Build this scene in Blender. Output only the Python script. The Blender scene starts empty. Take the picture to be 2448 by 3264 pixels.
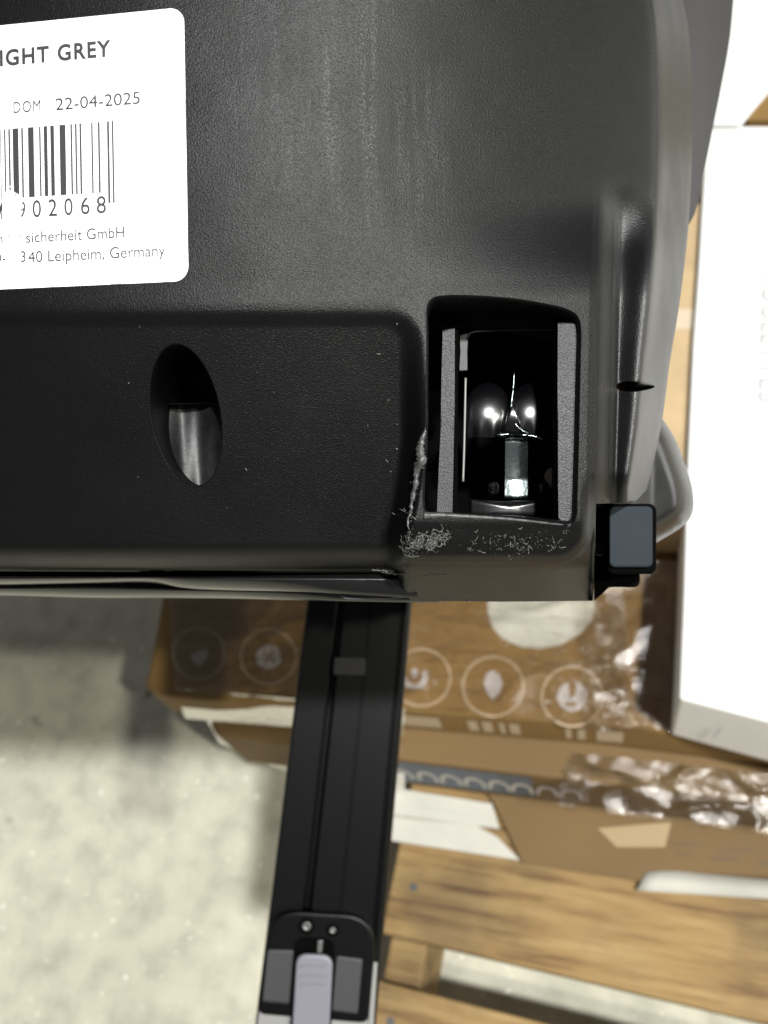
import bpy, bmesh, math, random
import numpy as np
from mathutils import Vector, Matrix
from mathutils.geometry import delaunay_2d_cdt
random.seed(7); np.random.seed(7)
sc = bpy.context.scene
COL = sc.collection

# ------------------------------------------------------------------ camera
F = 2538.0                      # focal length in photo pixels
S = 0.12 / F                    # metres per photo pixel on the front of the seat shell
CX, CY = 1224.0, 1632.0
CAM = Vector((0, 0, 0.95))
n_dn = Vector((.213, -.558, .802)).normalized()          # world down, seen from the camera (x right, y up, z forward)
wx = Vector((.958, -.039, -.282)); wx = (wx - n_dn * wx.dot(n_dn)).normalized()
wz = -n_dn
wy = n_dn.cross(wx)
if wy.y < 0: wy = -wy
R_ = Vector((wx.x, wy.x, wz.x)); U_ = Vector((wx.y, wy.y, wz.y)); D_ = Vector((wx.z, wy.z, wz.z))
rot = Matrix(((R_.x, U_.x, -D_.x), (R_.y, U_.y, -D_.y), (R_.z, U_.z, -D_.z)))
cam_d = bpy.data.cameras.new('camera'); cam = bpy.data.objects.new('camera', cam_d); COL.objects.link(cam)
cam.matrix_world = Matrix.Translation(CAM) @ rot.to_4x4()
cam_d.sensor_fit = 'VERTICAL'; cam_d.sensor_height = 36.0; cam_d.lens = 36.0 * F / 3264.0
cam_d.clip_start = 0.01; cam_d.clip_end = 60
cam_d.dof.use_dof = True; cam_d.dof.focus_distance = 0.130; cam_d.dof.aperture_fstop = 24.0
sc.camera = cam

# ------------------------------------------------------------------ light
sc.view_settings.view_transform = 'Standard'; sc.view_settings.look = 'None'
sc.view_settings.exposure = 0.0; sc.view_settings.gamma = 1.0
w = bpy.data.worlds.new('World'); sc.world = w; w.use_nodes = True
bg = w.node_tree.nodes['Background']; bg.inputs[0].default_value = (.97, .98, 1.0, 1); bg.inputs[1].default_value = 0.16

def camdir(x, y, z):            # direction given as right, up, towards the viewer
    return (R_ * x + U_ * y - D_ * z).normalized()
def lamp(name, base, direction, dist, sx, sy, power, color):
    l = bpy.data.lights.new(name, 'AREA'); l.shape = 'RECTANGLE'; l.size = sx; l.size_y = sy
    l.energy = power; l.color = color
    o = bpy.data.objects.new(name, l); COL.objects.link(o)
    o.location = base + direction * dist
    o.rotation_euler = direction.to_track_quat('Z', 'Y').to_euler()
    return o
CEN = CAM + D_ * 0.14
lamp('ceiling_lamp', CEN, camdir(.16, .32, .94), 3.2, .15, .15, 182, (1, 1, .995))
lamp('ceiling_lamp', CEN, camdir(.38, .17, .91), 3.6, .10, .10, 80, (1, .96, .84))
lamp('added_side_light', CEN, camdir(.93, .25, .25), 4.0, 2.4, 1.5, 76, (1, .985, .95))  # added lamp, not a known door; brightens the right-facing surfaces

# ------------------------------------------------------------------ helpers
def W(px, py, d):               # photo position and depth -> world point
    return CAM + D_ * d + R_ * ((px - CX) / F * d) + U_ * ((CY - py) / F * d)
def L(px, py, zd): return W(px, py, (F + zd) * S)
def Larr(x, y, z):
    d = (F + z) * S
    return (np.array(CAM)[None] + np.outer(d, D_) + np.outer((x - CX) / F * d, R_) + np.outer((CY - y) / F * d, U_))
def G(px, py, z):               # photo position -> point on the level plane at height z
    v = D_ + R_ * ((px - CX) / F) + U_ * ((CY - py) / F)
    return CAM + v * ((z - CAM.z) / v.z)

def sm(a, b, x):
    t = np.clip((x - a) / (b - a), 0, 1); return t * t * (3 - 2 * t)

def empty(name, loc, label=None, cat=None, group=None, kind=None):
    o = bpy.data.objects.new(name, None); COL.objects.link(o); o.location = loc; o.empty_display_size = .02
    tag(o, label, cat, group, kind); return o
def tag(o, label=None, cat=None, group=None, kind=None):
    if label: o['label'] = label
    if cat: o['category'] = cat
    if group: o['group'] = group
    if kind: o['kind'] = kind
    return o
def mesh(name, verts, faces, m, parent=None, smooth=True, uv=None):
    me = bpy.data.meshes.new(name)
    me.from_pydata([tuple(v) for v in verts], [], [tuple(int(i) for i in f) for f in faces])
    me.update()
    bm = bmesh.new(); bm.from_mesh(me)
    bmesh.ops.recalc_face_normals(bm, faces=bm.faces); bm.to_mesh(me); bm.free()
    if m: me.materials.append(m)
    if smooth: me.polygons.foreach_set('use_smooth', [True] * len(me.polygons))
    o = bpy.data.objects.new(name, me); COL.objects.link(o)
    if parent: hang(o, parent)
    return o
def hang(o, parent):
    o.parent = parent
    # parts keep world coordinates in their mesh; only top-level Empties carry a location
    o.matrix_parent_inverse = Matrix.Translation(-parent.location) if parent.parent is None else Matrix.Identity(4)
def bev(o, width, seg=2, ang=40):
    b = o.modifiers.new('bevel', 'BEVEL'); b.width = width; b.segments = seg; b.limit_method = 'ANGLE'; b.angle_limit = math.radians(ang)
    return o

def spline(pts, step=8, closed=False):
    """Catmull-Rom through the points, about one vertex per step."""
    P = [np.array(p, float) for p in pts]; out = []; n = len(P)
    for i in range(n if closed else n - 1):
        p0 = P[(i - 1) % n] if closed or i > 0 else P[0]; p1 = P[i]; p2 = P[(i + 1) % n]
        p3 = P[(i + 2) % n] if closed or i < n - 2 else P[-1]
        k = max(1, int(np.linalg.norm(p2 - p1) / step))
        for j in range(k):
            t = j / k
            out.append(.5 * ((2 * p1) + (-p0 + p2) * t + (2 * p0 - 5 * p1 + 4 * p2 - p3) * t * t + (-p0 + 3 * p1 - 3 * p2 + p3) * t ** 3))
    if not closed: out.append(P[-1])
    return np.array(out)
def dens(pts, step, closed=True):
    out = []; n = len(pts)
    for i in range(n if closed else n - 1):
        a = np.array(pts[i], float); b = np.array(pts[(i + 1) % n], float)
        k = max(1, int(np.linalg.norm(b - a) / step))
        out += [a + (b - a) * j / k for j in range(k)]
    if not closed: out.append(np.array(pts[-1], float))
    return np.array(out)
def pip(x, y, poly):
    inside = np.zeros(len(x), bool); n = len(poly)
    for i in range(n):
        x1, y1 = poly[i]; x2, y2 = poly[(i + 1) % n]
        if y1 == y2: continue
        c = ((y1 > y) != (y2 > y)) & (x < (x2 - x1) * (y - y1) / (y2 - y1) + x1)
        inside ^= c
    return inside
def tri(outer, holes, xs, ys, clear=3.0):
    """Triangulate a region with holes over the grid xs * ys."""
    gx, gy = np.meshgrid(xs, ys); gx = gx.ravel(); gy = gy.ravel()
    keep = pip(gx, gy, outer)
    for h in holes: keep &= ~pip(gx, gy, h)
    gx, gy = gx[keep], gy[keep]
    for c in [outer] + holes:
        for a, b in zip(c, np.roll(c, -1, axis=0)):
            lo, hi = np.minimum(a, b) - clear, np.maximum(a, b) + clear
            near = (gx > lo[0]) & (gx < hi[0]) & (gy > lo[1]) & (gy < hi[1])
            if near.any():
                idx = np.where(near)[0]; ab = b - a; l2 = max(ab @ ab, 1e-9)
                t = np.clip(((gx[idx] - a[0]) * ab[0] + (gy[idx] - a[1]) * ab[1]) / l2, 0, 1)
                d = np.hypot(gx[idx] - a[0] - t * ab[0], gy[idx] - a[1] - t * ab[1])
                k = np.ones(len(gx), bool); k[idx[d < clear]] = False
                gx, gy = gx[k], gy[k]
    V = [Vector((float(x), float(y))) for x, y in zip(gx, gy)]; E = []
    for c in [outer] + holes:
        b = len(V); V += [Vector((float(p[0]), float(p[1]))) for p in c]
        E += [(b + i, b + (i + 1) % len(c)) for i in range(len(c))]
    vo, _, fo, _, _, _ = delaunay_2d_cdt(V, E, [], 0, 1e-3)
    v = np.array([(p.x, p.y) for p in vo]); f = np.array([q for q in fo if len(q) == 3])
    c = v[f].mean(axis=1); k = pip(c[:, 0], c[:, 1], outer)
    for h in holes: k &= ~pip(c[:, 0], c[:, 1], h)
    return v, f[k]
def sheet(name, outer, zf, m, parent, step=12, holes=(), xs=None, ys=None, smooth=True):
    outer = np.array(outer, float)
    if xs is None: xs = np.arange(outer[:, 0].min(), outer[:, 0].max(), step)
    if ys is None: ys = np.arange(outer[:, 1].min(), outer[:, 1].max(), step)
    v, f = tri(outer, list(holes), xs, ys, clear=step * .35)
    P = Larr(v[:, 0], v[:, 1], zf(v[:, 0], v[:, 1]))
    return mesh(name, P, f, m, parent, smooth)
def loft(rings):
    V = []; Fc = []; n = len(rings[0])
    for r in rings: V += list(r)
    for k in range(len(rings) - 1):
        for i in range(n):
            j = (i + 1) % n
            Fc.append((k * n + i, k * n + j, (k + 1) * n + j, (k + 1) * n + i))
    return V, Fc
def rounded(x0, y0, x1, y1, r, k=6):
    out = []
    for cx, cy, a0 in ((x1 - r, y0 + r, -90), (x1 - r, y1 - r, 0), (x0 + r, y1 - r, 90), (x0 + r, y0 + r, 180)):
        for i in range(k + 1):
            a = math.radians(a0 + 90 * i / k); out.append((cx + r * math.cos(a), cy + r * math.sin(a)))
    return out
def block(name, outline, zfront, zback, m, parent, inset=4, pos=L, smooth=True, dome=0):
    """A solid with a rounded front edge: outline in photo px at depth zfront, closed at the back."""
    o = np.array(outline, float); c = o.mean(axis=0)
    def sh(k):
        d = c - o; l = np.linalg.norm(d, axis=1)[:, None]; return o + d / l * k
    rings = [[pos(p[0], p[1], zback) for p in o], [pos(p[0], p[1], zfront + inset * 1.0) for p in o],
             [pos(p[0], p[1], zfront + inset * .3) for p in sh(inset * .3)], [pos(p[0], p[1], zfront) for p in sh(inset)], [pos(p[0], p[1], zfront - dome * .12) for p in sh(inset * 1.5)]]
    V, Fc = loft(rings); n = len(o)
    b = len(V); cc = c; V.append(pos(cc[0], cc[1], zfront - dome)); V.append(pos(cc[0], cc[1], zback))
    for i in range(n):
        j = (i + 1) % n; Fc.append((4 * n + i, 4 * n + j, b)); Fc.append((i, b + 1, j))
    return mesh(name, V, Fc, m, parent, smooth)
def tube(path, rad, seg=6):
    """path: world points, rad: list of radii."""
    V = []; Fc = []; n = len(path)
    for i, p in enumerate(path):
        t = (path[min(i + 1, n - 1)] - path[max(i - 1, 0)])
        t = t.normalized() if t.length > 1e-12 else Vector((0, 0, 1))
        a = t.cross(D_);  a = a.normalized() if a.length > 1e-6 else R_; b = t.cross(a)
        for k in range(seg):
            an = 2 * math.pi * k / seg; V.append(p + (a * math.cos(an) + b * math.sin(an)) * rad[i])
    for i in range(n - 1):
        for k in range(seg):
            q = (k + 1) % seg; Fc.append((i * seg + k, i * seg + q, (i + 1) * seg + q, (i + 1) * seg + k))
    Fc.append(tuple(range(seg))); Fc.append(tuple((n - 1) * seg + k for k in range(seg)))
    return V, Fc
def join(parts):
    V = []; Fc = []
    for v, f in parts:
        b = len(V); V += list(v); Fc += [tuple(i + b for i in q) for q in f]
    return V, Fc

# ------------------------------------------------------------------ materials
def nodes(name):
    m = bpy.data.materials.new(name); m.use_nodes = True
    nt = m.node_tree; return m, nt, nt.nodes['Principled BSDF']
def noise(nt, scale, detail=3, rough=.55, vec=None, stretch=None):
    n = nt.nodes.new('ShaderNodeTexNoise'); n.inputs['Scale'].default_value = scale
    n.inputs['Detail'].default_value = detail; n.inputs['Roughness'].default_value = rough
    if vec is None:
        tc = nt.nodes.new('ShaderNodeTexCoord'); vec = tc.outputs['Object']
    if stretch:
        mp = nt.nodes.new('ShaderNodeMapping'); mp.inputs['Scale'].default_value = stretch[0]; mp.inputs['Rotation'].default_value = stretch[1]
        nt.links.new(vec, mp.inputs['Vector']); vec = mp.outputs[0]
    nt.links.new(vec, n.inputs['Vector']); return n
def ramp(nt, src, stops):
    r = nt.nodes.new('ShaderNodeValToRGB'); e = r.color_ramp.elements
    while len(e) > 1: e.remove(e[-1])
    e[0].position = stops[0][0]; e[0].color = (*stops[0][1], 1)
    for p, c in stops[1:]:
        q = e.new(p); q.color = (*c, 1)
    nt.links.new(src, r.inputs[0]); return r
def mixc(nt, fac, a, b, mode='MIX'):
    m = nt.nodes.new('ShaderNodeMix'); m.data_type = 'RGBA'; m.blend_type = mode
    if isinstance(fac, float): m.inputs[0].default_value = fac
    else: nt.links.new(fac, m.inputs[0])
    for s, v in ((6, a), (7, b)):
        if isinstance(v, tuple): m.inputs[s].default_value = (*v, 1)
        else: nt.links.new(v, m.inputs[s])
    return m.outputs[2]
def bump(nt, bsdf, src, dist, strength=1.0, prev=None):
    b = nt.nodes.new('ShaderNodeBump'); b.inputs['Distance'].default_value = dist; b.inputs['Strength'].default_value = strength
    nt.links.new(src, b.inputs['Height'])
    if prev: nt.links.new(prev.outputs[0], b.inputs['Normal'])
    nt.links.new(b.outputs[0], bsdf.inputs['Normal']); return b
def plain(name, color, rough=.5, metal=0, spec=.5, var=0, vscale=60, bscale=0, bdist=0, coat=0):
    m, nt, b = nodes(name)
    b.inputs['Base Color'].default_value = (*color, 1); b.inputs['Roughness'].default_value = rough
    b.inputs['Metallic'].default_value = metal; b.inputs['Specular IOR Level'].default_value = spec
    b.inputs['Coat Weight'].default_value = coat; b.inputs['Coat Roughness'].default_value = .1
    if var:
        n = noise(nt, vscale, 5)
        lo = tuple(c * (1 - var) for c in color); hi = tuple(min(1, c * (1 + var)) for c in color)
        nt.links.new(ramp(nt, n.outputs[0], [(.3, lo), (.7, hi)]).outputs[0], b.inputs['Base Color'])
    if bscale: bump(nt, b, noise(nt, bscale, 2).outputs[0], bdist)
    return m

def plastic(name, color, rough, grain, gdist, spec=.35, streak=False):
    m, nt, b = nodes(name)
    b.inputs['Base Color'].default_value = (*color, 1); b.inputs['Specular IOR Level'].default_value = spec
    g1 = noise(nt, grain, 2, .6); g2 = noise(nt, grain * .28, 2)
    b1 = bump(nt, b, g2.outputs[0], gdist * .6, .25)
    bump(nt, b, g1.outputs[0], gdist, 1.0, b1)
    # patchy wear changes the gloss; long light scuffs run down the shell
    v = noise(nt, 55, 4)
    r = ramp(nt, v.outputs[0], [(.3, (rough - .04,) * 3), (.7, (rough + .05,) * 3)])
    src = r.outputs[0]
    if streak:
        eul = rot.to_euler()
        mp = nt.nodes.new('ShaderNodeVectorRotate'); mp.rotation_type = 'EULER_XYZ'; mp.invert = True
        mp.inputs['Rotation'].default_value = eul
        tc = nt.nodes.new('ShaderNodeTexCoord'); nt.links.new(tc.outputs['Object'], mp.inputs['Vector'])
        s = noise(nt, 1.0, 3, .6, mp.outputs[0], ((700, 40, 100), (0, 0, 0)))
        sp = noise(nt, 3600, 2, .6)
        at = nt.nodes.new('ShaderNodeAttribute'); at.attribute_name = 'scuff'
        rs = ramp(nt, s.outputs[0], [(.42, (0,) * 3), (.66, (1,) * 3)]); rp = ramp(nt, sp.outputs[0], [(.47, (0,) * 3), (.66, (1,) * 3)])
        mu = nt.nodes.new('ShaderNodeMath'); mu.operation = 'MULTIPLY'; m2 = nt.nodes.new('ShaderNodeMath'); m2.operation = 'MULTIPLY'
        nt.links.new(rs.outputs[0], mu.inputs[0]); nt.links.new(rp.outputs[0], mu.inputs[1])
        nt.links.new(mu.outputs[0], m2.inputs[0]); nt.links.new(at.outputs['Fac'], m2.inputs[1])
        nt.links.new(mixc(nt, m2.outputs[0], color, (.11, .11, .115)), b.inputs['Base Color'])
        # side faces glossier than the grained front; the mask also paints in extra sheen
        a2 = nt.nodes.new('ShaderNodeAttribute'); a2.attribute_name = 'side_sheen'
        ma = nt.nodes.new('ShaderNodeMath'); ma.operation = 'MULTIPLY_ADD'; ma.inputs[1].default_value = .42; ma.inputs[2].default_value = spec
        nt.links.new(a2.outputs['Fac'], ma.inputs[0]); nt.links.new(ma.outputs[0], b.inputs['Specular IOR Level'])
    nt.links.new(src, b.inputs['Roughness'])
    return m
M = {}
M['shell'] = plastic('textured_black_plastic', (.0030, .0031, .0033), .385, 4300, .00008, .18, True)
M['side'] = plastic('smooth_black_plastic', (.006, .006, .006), .33, 1800, .00001, .5)
M['ramp'] = plain('scraped_black_plastic', (.006, .006, .0065), .44, spec=.35, var=.5, vscale=400, bscale=900, bdist=.00004)
M['cavity'] = plain('shade_black_plastic', (.0012, .0012, .0012), .9, spec=.04)  # blacker than the other plastic: the shade of the recesses is in the colour
M['gloss'] = plain('glossy_black_plastic', (.002, .002, .0025), .22, spec=.8, bscale=350, bdist=.00004)
M['frame'] = plastic('grained_grey_plastic', (.024, .024, .028), .42, 3600, .00012, .34)
M['jaw'] = plain('polished_black_jaw', (.0015, .0015, .002), .21, spec=.75, bscale=260, bdist=.00003)
M['trim'] = plain('glossy_black_trim', (.006, .006, .006), .22, spec=.6, bscale=90, bdist=.0001)
M['rail'] = plain('satin_black_rail', (.002, .002, .0022), .34, spec=.18, bscale=900, bdist=.00003)
M['steel'] = plain('brushed_steel', (.34, .40, .39), .24, 1.0, bscale=1500, bdist=.00005)
M['darkgrey'] = plain('dark_grey_plastic', (.016, .0155, .016), .5, spec=.4, bscale=900, bdist=.00003)  # even dark grey of the back shell and small inner parts
M['stress'] = plain('stress_whitened_plastic', (.055, .055, .055), .4, spec=.5, var=.6, vscale=700, bscale=1200, bdist=.0001)
M['fibre'] = plain('torn_plastic_fibre', (.12, .12, .112), .6)
M['dust'] = plain('pale_dust', (.35, .35, .33), .8)
M['label'] = plain('white_label_paper', (.88, .88, .90), .45, spec=.4)
M['bluegrey'] = plastic('blue_grey_rubbery_plastic', (.016, .022, .028), .6, 1500, .00002, .12)
M['lilac'] = plain('pale_lilac_plastic', (.15, .15, .175), .45, bscale=700, bdist=.00002)
M['midgrey'] = plain('mid_grey_plastic', (.03, .029, .031), .5)
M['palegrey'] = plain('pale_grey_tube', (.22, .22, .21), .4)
M['screw'] = plain('screw_steel', (.16, .16, .155), .5, 1.0)

def ink_mat():
    m, nt, b = nodes('thermal_print')
    a = nt.nodes.new('ShaderNodeAttribute'); a.attribute_name = 'wear'
    n = noise(nt, 900, 4, .7)
    add = nt.nodes.new('ShaderNodeMath'); add.operation = 'ADD'
    nt.links.new(a.outputs['Fac'], add.inputs[0]); nt.links.new(n.outputs[0], add.inputs[1])
    r = ramp(nt, add.outputs[0], [(.88, (0,) * 3), (1.06, (1,) * 3)])
    nt.links.new(mixc(nt, r.outputs[0], (.03, .028, .032), (.86, .86, .88)), b.inputs['Base Color'])
    b.inputs['Roughness'].default_value = .5; return m
M['ink'] = ink_mat()
M['ink_light'] = plain('grey_print', (.42, .42, .43), .6)

# ================================================================== THE SEAT
seat = empty('child_car_seat', L(900, 1000, 400), 'black textured plastic child car seat with a torn belt slot, close to the camera', 'car seat')

SIL = spline([(2140, -160), (2176, 0), (2195, 100), (2205, 260), (2205, 500), (2196, 700), (2181, 850), (2161, 1000),
              (2136, 1150), (2112, 1330), (2088, 1450), (2062, 1560)], 12)
def xsil(y): return np.interp(y, SIL[:, 1], SIL[:, 0], left=2100)
def xridge(y): return np.interp(y, [0, 560, 1000, 1600, 1915], [1915, 1912, 1902, 1892, 1890])
BS = [(1345, 1040), (1347, 1130), (1350, 1380), (1342, 1500), (1322, 1620), (1300, 1700), (1288, 1900)]
def xpanel(y): return np.interp(y, [p[1] for p in BS], [p[0] for p in BS])
def shell_z(x, y):
    x = np.asarray(x, float); y = np.asarray(y, float)
    xr = xridge(y); xc = np.minimum(x, xr)
    up = 1 - sm(620, 960, y)
    h = np.where(xc < 0, -.16 * xc, np.where(xc < 1000, -.16 * xc + .00015 * xc ** 2, -10 + .14 * (xc - 1000)))
    h = h + np.where(xc > 1000, .00019 * (xc - 1000) ** 2 * up, 0)
    u = np.clip((x - xr) / np.maximum(xsil(y) - xr, 40), 0, 1)
    beyond = x > xr
    ell = 1 - np.sqrt(np.clip(1 - u ** 4, 0, 1))
    side = 4.6 * np.maximum(0, x - xr - .60 * (xsil(y) - xr)) * sm(.58, .75, u)
    zu = .55 * (x - xr) + side * 1.3 + 160 * ell
    tw = sm(0, 46, x - xr)
    zt = 92 * np.clip((x - xr) / 50, 0, 1) + 34 * sm(44, 74, x - xr) - 44 * sm(.26, .62, u) + 160 * ell + side * 1.2
    T = sm(530, 790, y + 40 * np.sin(np.pi * np.clip(u * 1.1, 0, 1)) * -1)
    z = h + np.where(beyond, zu * (1 - T) + zt * T, 0)
    z = z + .07 * (np.minimum(y, 900) - 900)
    # soft rounding where the front meets the ridge
    z = z + 10 * sm(-24, 0, x - xr) * T * (1 - tw)
    # recessed lower panel with a rounded upper right corner
    xb = xpanel(y); qx = x - (xb - 120); qy = (968 + 120) - y
    sd = np.minimum(np.maximum(qx, qy), 0) + np.hypot(np.maximum(qx, 0), np.maximum(qy, 0)) - 120
    m = 1 - sm(-78, 12, sd)
    z = z + m * (12 + .32 * np.maximum(0, y - 990))
    roll = np.clip((y - 1728) / 90, 0, 1)
    z = z + m * 330 * (1 - np.sqrt(np.clip(1 - roll ** 2.4, 0, 1)))
    # rounded block around the slot, chamfer below it, deeper skirt beyond
    cham = (1 - m) * sm(1640, 1690, y) * (x < xr)
    z = z + cham * 55 * (np.clip((y - 1640) / 150, 0, 1.2)) ** 1.4
    bx0, bx1, by1, r = 1150, 1878, 1794, 105
    xq = np.minimum(x, xr); qx = xq - (bx1 - r); qy = y - (by1 - r)
    sb = np.minimum(np.maximum(qx, qy), 0) + np.hypot(np.maximum(qx, 0), np.maximum(qy, 0)) - r
    fade = sm(1500, 1690, y) * (1 - m)
    z = z + fade * (34 * sm(-36, 2, sb) ** 2 + 70 * sm(-3, 14, sb) + 2.8 * np.clip(sb, 0, 200))
    z = z + 90 * sm(1828, 1850, y) * m
    # small unevenness of a real moulding
    z = z + 1.6 * np.sin(x / 190.0 + 1) * np.sin(y / 230.0) + .5 * np.sin(x / 41.0) * np.sin(y / 57.0 + 2)
    return z

slot = spline([(1358, 1040), (1357, 1000), (1362, 968), (1378, 950), (1405, 942), (1489, 940), (1634, 950), (1754, 970), (1812, 986),
               (1842, 1008), (1853, 1050), (1851, 1169), (1846, 1400), (1841, 1600), (1838, 1645), (1822, 1668), (1764, 1664), (1634, 1652),
               (1500, 1645), (1393, 1641), (1356, 1636), (1346, 1600), (1349, 1500), (1356, 1400), (1357, 1200)], 7, True)
a = np.linspace(0, 2 * np.pi, 84, endpoint=False); th = math.radians(10.5)
ex = 112 * np.cos(a); ey = 232 * np.sin(a)
ell = np.stack([592 + ex * math.cos(th) - ey * math.sin(th) * -1, 1322 + ey * math.cos(th) - ex * math.sin(th)], 1)
ell[:, 0] = 592 + ex * math.cos(th) + ey * math.sin(th)
aa = np.linspace(0, 2 * np.pi, 30, endpoint=False)
eye = np.stack([2025 + 62 * np.cos(aa), 1232 + 17 * np.sin(aa) * (1 - .25 * np.cos(aa))], 1)

outer = [(-3200, -2600), (2000, -2600)] + [tuple(p) for p in SIL] + [(2030, 1594), (1980, 1603), (1900, 1606), (1896, 1800), (1890, 1915)]
outer += [(1600, 1918), (1310, 1915), (1268, 1862), (1240, 1826), (900, 1826), (300, 1822), (-150, 1820), (-3200, 1800)]
outer = dens(outer, 14)
xs = np.unique(np.concatenate([np.arange(-3200, -160, 260), np.arange(-160, 1240, 12), np.arange(1240, 1380, 6), np.arange(1380, 1850, 9),
                               np.arange(1850, 1990, 4), np.arange(1990, 2215, 8)]).astype(float))
ys = np.unique(np.concatenate([np.arange(-2600, -160, 260), np.arange(-160, 540, 14), np.arange(540, 940, 12), np.arange(940, 1130, 6),
                               np.arange(1130, 1620, 10), np.arange(1620, 1920, 5)]).astype(float))
v, f = tri(outer, [slot, ell, eye], xs, ys, 3.0)
P = Larr(v[:, 0], v[:, 1], shell_z(v[:, 0], v[:, 1]))
P = [Vector(p) for p in P]; Fc = [tuple(q) for q in f]
def toward(c, k, cen):
    d = np.array(cen)[None] - c; l = np.linalg.norm(d, axis=1)[:, None]; return c + d / l * k
def inset(c, k):                      # inward offset of a clockwise/anticlockwise loop
    t = np.roll(c, -1, 0) - np.roll(c, 1, 0); t /= np.linalg.norm(t, axis=1)[:, None]
    nrm = np.stack([-t[:, 1], t[:, 0]], 1); cen = c.mean(0)
    if ((cen - c) * nrm).sum() < 0: nrm = -nrm
    return c + nrm * k
def wall(c, steps, zf=shell_z, shift=(0, 0)):
    z0 = zf(c[:, 0], c[:, 1]); rings = []
    for k, dz in steps:
        q = inset(c, k) if k else c
        s = max(0, dz - 20)
        X = q[:, 0] + shift[0] * s; Y = q[:, 1] + shift[1] * s
        # positions follow straight into the depth: keep true size, so the far rings shrink with perspective
        d0 = F + z0; d1 = F + z0 + dz
        X = CX + (X - CX) * d0 / d1; Y = CY + (Y - CY) * d0 / d1
        rings.append([Vector(p) for p in Larr(X, Y, z0 + dz)])
    return rings
shell_parts = [(P, Fc)]
shell_parts.append(loft(wall(slot, [(0, 0), (2, 1.5), (5, 5), (7.5, 12), (9, 24), (10, 60), (12, 420)])))
ew = wall(ell, [(0, 0), (2, 1.5), (3.5, 5), (4.5, 10)])
ew += wall(ell, [(5, 40), (6, 120), (8, 420)])
shell_parts.append(loft(ew))
capc = sum(ew[-1], Vector()) / len(ew[-1])
shell_parts.append((list(ew[-1]) + [capc], [(i, (i + 1) % 84, 84) for i in range(84)]))
shell_parts.append(loft(wall(eye, [(0, 0), (2, 3), (4, 12), (6, 260)])))
V, Fc = join(shell_parts)
shell = mesh('shell', V, Fc, M['shell'], seat)
# worn columns where something rubbed up and down the front
gx_, gy_ = v[:, 0], v[:, 1]
sc_ = np.zeros(len(V))
for cx_, wd_, y0_, y1_, k_ in ((775, 16, 80, 700, .35), (925, 26, 60, 620, .35), (1062, 13, 120, 760, 1.0), (1185, 30, -100, 760, .7), (1310, 34, 260, 780, 1.0), (1400, 30, 200, 650, .45), (1000, 320, -200, 520, .28)):
    sc_[:len(gx_)] += k_ * np.exp(-((gx_ - cx_ + 14 * np.sin(gy_ / 160.0)) / wd_) ** 2) * sm(y0_ - 60, y0_ + 60, gy_) * (1 - sm(y1_ - 90, y1_ + 60, gy_))
xr_ = xridge(gy_); u_ = (gx_ - xr_) / np.maximum(xsil(gy_) - xr_, 40); T_ = sm(530, 790, gy_)
sd_ = np.zeros(len(V)); sd_[:len(gx_)] = np.clip(sm(-4, 26, gx_ - xr_) * T_ * (1 - .75 * sm(.24, .34, u_) * (1 - sm(.50, .62, u_))) + (1 - T_) * sm(.5, .75, u_) + sm(1796, 1822, gy_) * sm(1270, 1300, gx_) * (.35 + .65 * sm(1650, 1890, gx_)) + sm(1866, 1886, gx_) * sm(1560, 1700, gy_), 0, 1)  # gloss set by position to place sheen on side, skirt and corner
a3 = shell.data.attributes.new('side_sheen', 'FLOAT', 'POINT'); a3.data.foreach_set('value', sd_)
at = shell.data.attributes.new('scuff', 'FLOAT', 'POINT'); at.data.foreach_set('value', np.clip(sc_, 0, 1))

def ramp_z(x, y):
    xc = 592 + (y - 1322) * .19
    return 268 + .17 * (1560 - y) + .12 * (x - xc) - 62 * ((x - xc) / 108) ** 2 + 2.0 * np.sin(x / 9.0) + 26 * (1 - sm(1270, 1284, y))
er = (ell - [592, 1322]) * 1.06 + [592, 1322]
er = er[er[:, 1] > 1274]; er = er[np.argsort(np.arctan2(er[:, 1] - 1390, er[:, 0] - 600))]
sheet('recess_ramp', er, ramp_z, M['ramp'], seat, 6)
# bulk of the seat behind the front shell (never in front of anything seen)
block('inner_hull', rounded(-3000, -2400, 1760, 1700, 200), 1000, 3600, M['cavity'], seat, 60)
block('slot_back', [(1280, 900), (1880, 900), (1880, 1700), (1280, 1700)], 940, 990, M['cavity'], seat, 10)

# ---------------- inside the slot
zb = 560
def strip(name, poly, z, depth, m, parent, ins=3, smooth=True): return block(name, dens(poly, 14), z, z + depth, m, parent, ins, smooth=smooth)
latch = strip('latch_bar', [(1411, 1052), (1450, 1045), (1450, 1300), (1442, 1642), (1392, 1642), (1402, 1400), (1408, 1150)], 215, 200, M['frame'], seat, 4)
strip('latch_bar', [(1778, 1028), (1833, 1030), (1838, 1060), (1833, 1640), (1826, 1674), (1808, 1676), (1780, 1655), (1776, 1300)], 140, 200, M['frame'], seat, 4)
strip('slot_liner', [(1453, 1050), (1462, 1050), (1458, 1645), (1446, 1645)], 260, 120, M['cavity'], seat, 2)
strip('slot_liner', [(1763, 1050), (1777, 1050), (1778, 1655), (1764, 1655)], 210, 120, M['gloss'], seat, 2)
strip('guide_block', [(1466, 1066), (1492, 1062), (1490, 1182), (1464, 1184)], 330, 80, M['darkgrey'], seat, 3)
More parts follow.
